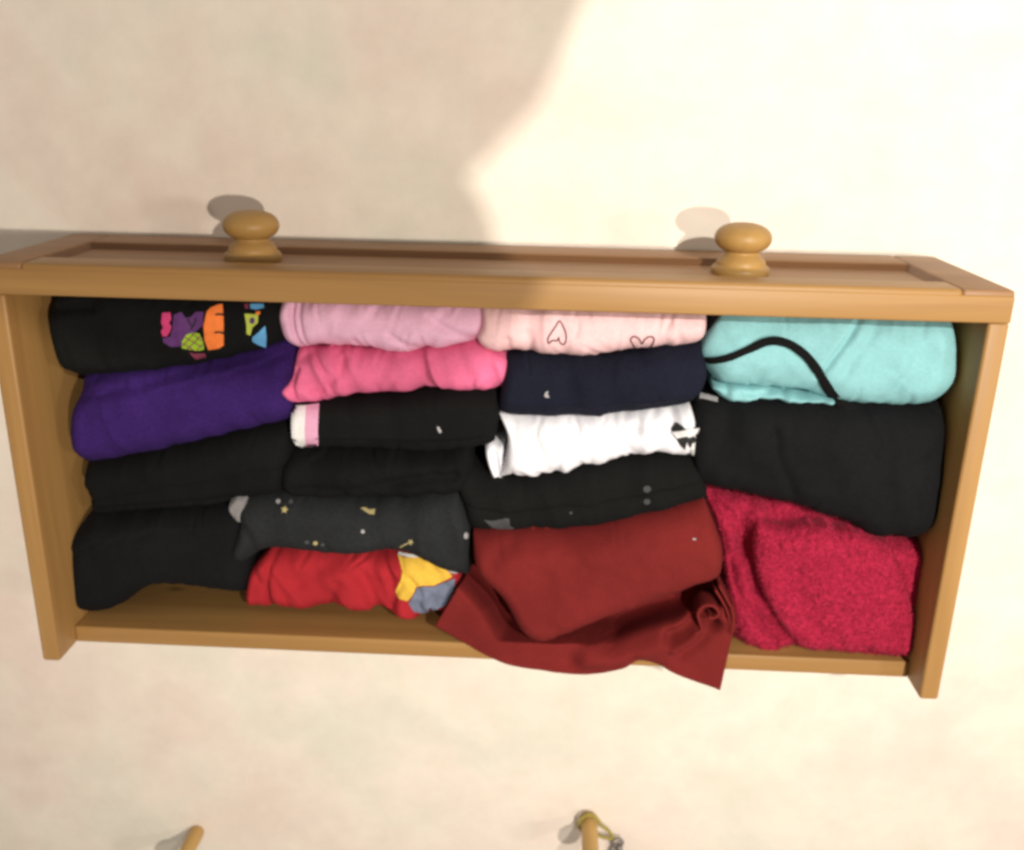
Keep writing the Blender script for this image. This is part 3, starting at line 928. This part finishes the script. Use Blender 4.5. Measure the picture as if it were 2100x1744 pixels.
def flap():
    A = [(975, 1150), (1040, 1190), (1120, 1240), (1220, 1225), (1350, 1185), (1470, 1160)]
    B = [(893, 1284), (955, 1320), (1040, 1362), (1120, 1378), (1200, 1384), (1270, 1372), (1310, 1358), (1350, 1368), (1410, 1392), (1477, 1416)]
    nu, nv = 190, 70
    a = smooth_curve(A, nu)
    b = smooth_curve(B, nu)
    Rr = smooth_curve([(1470, 1160), (1496, 1222), (1508, 1268), (1494, 1340), (1477, 1416)], nv)
    Ll = smooth_curve([(975, 1150), (945, 1198), (918, 1242), (893, 1284)], nv)
    u = np.linspace(0, 1, nu)[:, None, None]
    v = np.linspace(0, 1, nv)[None, :, None]
    P = ((1 - v) * a[:, None] + v * b[:, None] + (1 - u) * Ll[None] + u * Rr[None]
         - ((1 - u) * (1 - v) * a[0] + u * (1 - v) * a[-1] + (1 - u) * v * b[0] + u * v * b[-1]))
    roll = [(968, 1102), (980, 1168), (1030, 1222), (1062, 1280), (1094, 1326), (1130, 1322), (1220, 1284), (1350, 1236), (1478, 1192)]
    dd, sd = seg_dist(P[..., 0], P[..., 1], roll)
    dd = np.where(sd > 0, dd, 0.0)
    t_ = np.clip(dd / 62.0, 0, 1)
    Zb = 0.078 + 0.042 * t_ * t_ * (3 - 2 * t_)
    over = np.clip((P[..., 1] - 1247 - 0.042 * (P[..., 0] - 157)) / 40.0, 0, 1)
    Zb = np.maximum(Zb, 0.078 + 0.0405 * over * over * (3 - 2 * over))
    uu = np.linspace(0, 1, nu)[:, None]
    # flat lying corner on the left stays low
    Zb = Zb - 0.004 * np.exp(-(uu / 0.12) ** 2)
    # the cloth must pass over the back board, never through it
    for i in range(nu):
        for j in range(nv):
            while Zb[i, j] < 0.1185 and at(P[i, j, 0], P[i, j, 1], Zb[i, j]).y < -DB + TB + 0.006:
                Zb[i, j] += 0.001
    for _ in range(10):
        Zb[1:-1, 1:-1] = np.maximum(0.25 * (Zb[:-2, 1:-1] + Zb[2:, 1:-1] + Zb[1:-1, :-2] + Zb[1:-1, 2:]), Zb[1:-1, 1:-1])
    XY = np.zeros((nu, nv, 2))
    for i in range(nu):
        for j in range(nv):
            p = at(P[i, j, 0], P[i, j, 1], Zb[i, j])
            XY[i, j] = p.x, p.y
    X, Y = XY[..., 0], XY[..., 1]
    Z = Zb + 0.0015 * fbm(X * 28, Y * 28, 3)
    vv_ = np.linspace(0, 1, nv)[None, :]
    for pts, wd, dp in (([(1200, 1290), (1240, 1310), (1320, 1300), (1420, 1256), (1470, 1225)], 0.007, 0.010),
                        ([(1195, 1300), (1185, 1330), (1170, 1350)], 0.008, 0.003),
                        ([(1205, 1345), (1260, 1345), (1330, 1320), (1400, 1280)], 0.010, -0.007),
                        ([(1240, 1325), (1300, 1325), (1370, 1300)], 0.006, 0.003),
                        ([(1300, 1350), (1320, 1362), (1350, 1370)], 0.006, 0.004),
                        # curled hem
                        ([(1486, 1206), (1494, 1225), (1502, 1262), (1500, 1290)], 0.0022, -0.004),
                        ([(1478, 1215), (1484, 1232), (1492, 1262)], 0.0022, 0.004),
                        ([(1450, 1252), (1458, 1252)], 0.0050, 0.020),
                        ([(1446, 1280), (1456, 1278), (1464, 1284)], 0.0048, 0.016),
                        ([(1375, 1308), (1400, 1295), (1424, 1278)], 0.0055, 0.013),
                        ([(1380, 1330), (1420, 1305), (1438, 1285)], 0.0034, -0.005),
                        ([(1395, 1345), (1430, 1320), (1452, 1296)], 0.0050, 0.005)):
        q = smooth_curve([tuple(at(s, t, 0.118))[:2] for s, t in pts], 24).tolist()
        d, sd = seg_dist(X, Y, q)
        Z = Z - dp * np.exp(-(d / wd) ** 2)
    verts = np.stack([X, Y, Z], -1).reshape(-1, 3).tolist()
    F = [(i * nv + j, i * nv + j + 1, (i + 1) * nv + j + 1, (i + 1) * nv + j) for i in range(nu - 1) for j in range(nv - 1)]
    me = bpy.data.meshes.new('flap')
    me.from_pydata(verts, [], F)
    bm = bmesh.new()
    bm.from_mesh(me)
    bmesh.ops.recalc_face_normals(bm, faces=bm.faces)
    if sum(f.normal.z for f in bm.faces) < 0:
        bmesh.ops.reverse_faces(bm, faces=bm.faces)
    bm.to_mesh(me)
    bm.free()
    o = link('flap', me, M['dark_red'], g)
    s = o.modifiers.new('thickness', 'SOLIDIFY')
    s.thickness = 0.0030
    s.offset = -1
    return o


fl = flap()


def fold_ribbon(pts, hi, lo, th):
    q = smooth_curve(pts, 60)
    top = [at(u, v, 0.119) for u, v in q]
    vs, f = [], []
    for k, p in enumerate(top):
        for z in np.linspace(lo, hi, 5):
            vs.append((p.x, p.y, z))
    for k in range(len(top) - 1):
        for m in range(4):
            f.append((k * 5 + m, k * 5 + m + 1, (k + 1) * 5 + m + 1, (k + 1) * 5 + m))
    me = bpy.data.meshes.new('hem')
    me.from_pydata(vs, [], f)
    o = link('hem', me, M['dark_red'], g)
    sdf = o.modifiers.new('thickness', 'SOLIDIFY')
    sdf.thickness = th
    sdf.offset = 0
    bv_ = o.modifiers.new('round', 'BEVEL')
    bv_.width = th * 0.35
    bv_.segments = 2


fold_ribbon([(1404, 1316), (1425, 1298), (1438, 1290), (1434, 1272), (1431, 1256), (1442, 1242), (1462, 1241), (1474, 1256), (1462, 1266), (1452, 1264)], 0.1215, 0.098, 0.0024)
fold_ribbon([(1474, 1198), (1490, 1228), (1503, 1254), (1505, 1290)], 0.122, 0.090, 0.0020)
fold_ribbon([(1466, 1208), (1480, 1230), (1492, 1256), (1496, 1284)], 0.1215, 0.090, 0.0018)
bv = bvh_of([g])
patch('lint', blob(1424, 1106, 4, 2), M['p_grey'], g, bv)

# --- fourth column -------------------------------------------------------------
g16 = garment('folded_shirt', 'turquoise folded shirt in the far right corner under a black strap', 'shirt',
              A=[(1492, 634), (1620, 636), (1800, 644), (1958, 650)], R=[(1958, 650), (1962, 720), (1956, 780), (1916, 834)],
              B=[(1446, 756), (1480, 790), (1560, 802), (1650, 806), (1700, 820), (1770, 836), (1840, 840), (1916, 834)], L=[(1492, 634), (1462, 676), (1440, 720), (1446, 756)],
              mat=M['turquoise'], zt=0.122, ze=0.080, r=0.034, rl=0.022, wr=(0.0016, 0.8, 7, 22), lump=0.004, seed=18, gathers=18,
              creases=[([(1682, 775), (1735, 705), (1785, 645)], 0.0022, 0.0042), ([(1830, 650), (1770, 715), (1716, 800)], 0.004, 0.0022), ([(1900, 680), (1890, 740), (1850, 800)], 0.008, 0.002),
                       ([(1640, 650), (1580, 672), (1500, 700)], 0.010, 0.003),
                       ([(1880, 740), (1850, 790), (1820, 828)], 0.005, 0.0015)])
garment('hem', '', '', A=[(1462, 786), (1520, 790), (1600, 800), (1700, 812)], R=[(1700, 812), (1712, 822), (1716, 832)],
        B=[(1466, 806), (1500, 828), (1580, 820), (1640, 828), (1716, 832)], L=[(1462, 786), (1460, 796), (1466, 806)], mat=M['turquoise'], zt=0.112, ze=0.084,
        r=0.007, rl=0.004, wr=(0.0016, 0.2, 12, 60), seed=31, n=(70, 24), parent=g16,
        creases=[([(1520, 808), (1560, 812), (1590, 806)], 0.002, 0.003), ([(1640, 812), (1670, 813), (1700, 818)], 0.002, 0.006)])
g17 = garment('folded_garment', 'large plain black folded garment with a thin strap, between turquoise and crimson', 'garment',
              A=[(1432, 816), (1560, 826), (1740, 828), (1936, 826)], R=[(1936, 826), (1938, 920), (1930, 1040), (1888, 1112)],
              B=[(1432, 1000), (1520, 1022), (1620, 1042), (1720, 1070), (1800, 1106), (1888, 1112)], L=[(1432, 816), (1424, 880), (1424, 940), (1432, 1000)],
              mat=M['charcoal'], zt=0.118, ze=0.072, r=0.032, rl=0.018, wr=(0.002, 0.3, 6, 22), lump=0.004, seed=19,
              creases=[([(1590, 890), (1600, 950), (1625, 1010)], 0.004, 0.003), ([(1500, 850), (1475, 910), (1460, 980)], 0.008, 0.003),
                       ([(1720, 832), (1745, 850), (1800, 848), (1900, 835)], 0.004, 0.003)])
bv = bvh_of([g16, g17])
stroke('strap', [(1426, 732), (1448, 738), (1490, 734), (1530, 718), (1570, 703), (1605, 702), (1640, 718), (1672, 752), (1700, 796), (1728, 836)], (13, 21),
       M['black'], g17, bv, off=0.0010, n=70, thick=0.0007, bow=0.002)
garment('strap_end', '', '', A=[(1454, 634), (1490, 636), (1530, 636)], R=[(1530, 636), (1520, 652), (1500, 664)],
        B=[(1446, 700), (1470, 684), (1500, 664)], L=[(1454, 634), (1450, 670), (1446, 700)], mat=M['black'], zt=0.104, ze=0.080,
        r=0.007, rl=0.004, wr=(0.0006, 0.2, 12, 40), seed=33, n=(24, 24), parent=g17)
patch('tag', [(1436, 812), (1470, 821), (1469, 830), (1436, 822)], M['p_grey'], g17, bvh_of([g17]), off=0.003)

g = garment('folded_knit', 'crimson fuzzy knitted garment in the near right corner', 'knitwear',
            A=[(1448, 1012), (1560, 1030), (1680, 1056), (1800, 1100), (1896, 1112)], R=[(1896, 1112), (1898, 1180), (1892, 1260), (1868, 1340)],
            B=[(1506, 1316), (1560, 1342), (1620, 1330), (1740, 1338), (1868, 1340)], L=[(1448, 1012), (1478, 1100), (1492, 1200), (1506, 1316)],
            mat=M['crimson'], zt=0.104, ze=0.064, r=0.020, rl=0.012, wr=(0.0028, 0.9, 6, 24), lump=0.004, grain=0.0011, n=(220, 190), seed=20,
            creases=[([(1590, 1325), (1520, 1240), (1496, 1150)], 0.008, 0.009, 's'), ([(1470, 1040), (1510, 1080), (1530, 1150)], 0.006, 0.009),
                     ([(1530, 1060), (1540, 1140), (1560, 1220)], 0.006, 0.010), ([(1600, 1070), (1700, 1075), (1800, 1105)], 0.008, 0.010)])
garment('fold', '', '', A=[(1556, 1066), (1600, 1084), (1690, 1084), (1760, 1096), (1826, 1120)], R=[(1826, 1120), (1856, 1200), (1876, 1280), (1872, 1346)],
        B=[(1650, 1332), (1700, 1338), (1790, 1344), (1872, 1346)], L=[(1556, 1066), (1548, 1120), (1562, 1200), (1600, 1276), (1650, 1332)],
        mat=M['crimson'], zt=0.115, ze=0.090, r=0.016, rl=0.012, wr=(0.0020, 0.6, 6, 20), lump=0.003, grain=0.0011, n=(200, 170), seed=21, parent=g,
        creases=[([(1620, 1180), (1650, 1260), (1700, 1330)], 0.010, 0.003)])



def fuzz(g, objs, count, length, mat):
    rg = np.random.default_rng(3)
    vs, f = [], []
    tris = []
    for o in objs:
        co = [v.co for v in o.data.vertices]
        for p in o.data.polygons:
            if p.normal.z > 0.05 and p.center.z > 0.06 and len(p.vertices) == 4:
                tris.append((p.area, p.center.copy(), p.normal.copy()))
    ar = np.array([t[0] for t in tris])
    pick = rg.choice(len(tris), count, p=ar / ar.sum())
    for k in pick:
        _, c, nn = tris[k]
        t = Vector(rg.normal(0, 1, 3)).cross(nn).normalized()
        w = nn.cross(t) * 0.00022
        ln_ = length * rg.uniform(0.5, 1.2)
        b0 = c + Vector(rg.normal(0, 0.0006, 3)) - nn * 0.0005
        m = b0 + t * ln_ * 0.5 + nn * ln_ * 0.55
        e_ = b0 + t * ln_ * (1.0 + rg.uniform(-0.3, 0.2)) + nn * ln_ * rg.uniform(0.1, 0.7)
        q = len(vs)
        vs += [tuple(b0 - w), tuple(b0 + w), tuple(m + w * 0.8), tuple(m - w * 0.8), tuple(e_)]
        f += [(q, q + 1, q + 2, q + 3), (q + 3, q + 2, q + 4)]
    me = bpy.data.meshes.new('fuzz')
    me.from_pydata(vs, [], f)
    o = link('fuzz', me, mat, g)
    o['kind'] = 'stuff'


fuzz(g, [g] + list(g.children), 30000, 0.0032, M['crimson'])

# ------------------------------------------------------------------ pegs beyond the drawer
def tube(name, pts, rad, mat, parent=None, seg=10, closed=False):
    P = [Vector(p) for p in pts]
    v, f = [], []
    n = len(P)
    for i in range(n):
        if closed:
            t = (P[(i + 1) % n] - P[i - 1]).normalized()
        else:
            t = (P[min(i + 1, n - 1)] - P[max(i - 1, 0)]).normalized()
        s = t.cross(Vector((0.13, 0.2, 1))).normalized()
        w = t.cross(s)
        for k in range(seg):
            a = 2 * PI * k / seg
            v.append(P[i] + (s * math.cos(a) + w * math.sin(a)) * rad)
    m = n if closed else n - 1
    for i in range(m):
        j = (i + 1) % n
        for k in range(seg):
            f.append((i * seg + k, i * seg + (k + 1) % seg, j * seg + (k + 1) % seg, j * seg + k))
    if not closed:
        f.append(tuple(range(seg)))
        f.append(tuple((n - 1) * seg + k for k in range(seg)))
    me = bpy.data.meshes.new(name)
    me.from_pydata([tuple(q) for q in v], [], f)
    bm = bmesh.new()
    bm.from_mesh(me)
    bmesh.ops.recalc_face_normals(bm, faces=bm.faces)
    bm.to_mesh(me)
    bm.free()
    return link(name, me, mat, parent)


def peg(u, v, rad, label):
    p = at(u, v, 0.0)
    prof = [(0.0002, 0.0), (rad * 0.92, 0.0), (rad, 0.002), (rad * 0.97, 0.03), (rad * 1.0, 0.050), (rad * 1.25, 0.060), (rad * 1.3, 0.066), (rad * 1.1, 0.072), (rad * 0.6, 0.075), (0.0002, 0.0755)]
    vs, f = [], []
    seg, k = 28, len(prof)
    for i in range(seg):
        a = 2 * PI * i / seg
        for r, z in prof:
            vs.append((r * math.cos(a), r * math.sin(a), z))
    for i in range(seg):
        j = (i + 1) % seg
        for q in range(k - 1):
            f.append((i * k + q, j * k + q, j * k + q + 1, i * k + q + 1))
    me = bpy.data.meshes.new('wooden_peg')
    me.from_pydata(vs, [], f)
    o = link('wooden_peg', me, M['wood_peg'])
    o.location = (p.x, p.y, -0.001)
    return tag(o, label, 'peg', 'wooden pegs at the lower picture edge')


peg(404, 1706, 0.0075, 'bare pale wooden peg standing at the lower picture edge')
peg(1208, 1679, 0.0082, 'pale wooden peg with an olive cord looped round its foot')
pc = at(1208, 1679, 0.0)
loop = []
e = at(1260, 1721, 0.006)
cen = Vector((pc.x, pc.y, 0.008))
dirv = (Vector((e.x, e.y, 0.006)) - cen)
ang0 = math.atan2(dirv.y, dirv.x)
rr = 0.0108
for k in range(19):
    a = ang0 + 0.55 + (2 * PI - 1.1) * k / 18
    loop.append(cen + Vector((rr * math.cos(a), rr * math.sin(a), 0.001 * math.sin(3 * a))))
pr_ = Vector((-dirv.y, dirv.x, 0)).normalized()
end = Vector((e.x, e.y, 0.006))
l2 = []
for t in (0.25, 0.5, 0.75):
    l2.append(loop[-1].lerp(end, t) - pr_ * 0.002 * math.sin(PI * t))
l1 = []
for t in (0.75, 0.5, 0.25):
    l1.append(loop[0].lerp(end, t) + pr_ * 0.002 * math.sin(PI * t))
cord = tube('cord_loop', [tuple(q) for q in ([end] + l1 + loop + l2)], 0.0016, M['cord'], closed=True)
tag(cord, 'olive green cord looped round the right hand peg', 'cord')
ring_ = bpy.data.objects.new('key_clip', None)
ring_.location = (end.x, end.y, 0)
C.objects.link(ring_)
tag(ring_, 'small grey metal clip on the end of the olive cord', 'clip')
k0 = Vector((0.003, -0.004, 0.006))
tube('ring', [tuple(k0 + Vector((0.0055 * math.cos(a), 0.0055 * math.sin(a), 0.001 * math.sin(a)))) for a in [2 * PI * i / 20 for i in range(20)]], 0.0013, M['metal'], ring_, closed=True)
tube('clip_body', [(0.005, -0.008, 0.0055), (0.006, -0.013, 0.0055), (0.0065, -0.022, 0.005), (0.0075, -0.034, 0.004)], 0.0032, M['metal'], ring_)
tube('clip_gate', [(0.000, -0.011, 0.0045), (-0.003, -0.018, 0.004), (0.001, -0.030, 0.004)], 0.0016, M['metal'], ring_)


# ------------------------------------------------------------------ the person who leans over the drawer (above the picture, casts the shadow)
def person():
    J = {'pel': (0.72, 1.02, 0.92, .15, .12), 'spi': (0.72, 0.85, 1.08, .14, .11), 'che': (0.73, 0.65, 1.18, .15, .11),
         'nec': (0.668, 0.525, 1.09, .062, .062), 'skl': (0.636, 0.458, 1.03, .088, .095), 'crn': (0.612, 0.395, 0.970, .098, .100), 'fac': (0.608, 0.330, 0.92, .078, .075),
         'shL': (0.54, 0.63, 1.18, .065, .065), 'elL': (0.455, 0.43, 1.04, .085, .085), 'wrL': (0.525, 0.320, 0.98, .075, .075), 'haL': (0.658, 0.252, 0.93, .056, .050),
         'shR': (0.90, 0.68, 1.18, .065, .065), 'elR': (1.02, 0.82, 0.96, .045, .045), 'wrR': (1.03, 0.92, 0.78, .030, .030), 'haR': (1.03, 0.94, 0.70, .035, .022),
         'hiL': (0.56, 1.16, 0.88, .09, .09), 'knL': (0.54, 1.12, 0.47, .065, .065), 'anL': (0.54, 1.20, 0.08, .042, .042), 'toL': (0.53, 1.06, 0.035, .04, .03),
         'hiR': (0.76, 1.16, 0.88, .09, .09), 'knR': (0.78, 1.12, 0.47, .065, .065), 'anR': (0.78, 1.20, 0.08, .042, .042), 'toR': (0.79, 1.06, 0.035, .04, .03)}
    E_ = [('pel', 'spi'), ('spi', 'che'), ('che', 'nec'), ('nec', 'skl'), ('skl', 'crn'), ('crn', 'fac'), ('che', 'shL'), ('shL', 'elL'), ('elL', 'wrL'), ('wrL', 'haL'),
          ('che', 'shR'), ('shR', 'elR'), ('elR', 'wrR'), ('wrR', 'haR'), ('pel', 'hiL'), ('hiL', 'knL'), ('knL', 'anL'), ('anL', 'toL'),
          ('pel', 'hiR'), ('hiR', 'knR'), ('knR', 'anR'), ('anR', 'toR')]
    ks = list(J)
    me = bpy.data.meshes.new('person')
    me.from_pydata([J[k][:3] for k in ks], [(ks.index(a), ks.index(b)) for a, b in E_], [])
    o = link('person', me, M['person_cloth'], smooth=False)
    sk = o.modifiers.new('skin', 'SKIN')
    sk.use_smooth_shade = True
    for i, k in enumerate(ks):
        me.skin_vertices[0].data[i].radius = J[k][3:5]
        me.skin_vertices[0].data[i].use_root = (k == 'pel')
    sb = o.modifiers.new('sub', 'SUBSURF')
    sb.levels = sb.render_levels = 2
    return tag(o, 'person bending over the drawer, seen only by the rounded shadow on the left', 'person')


person()
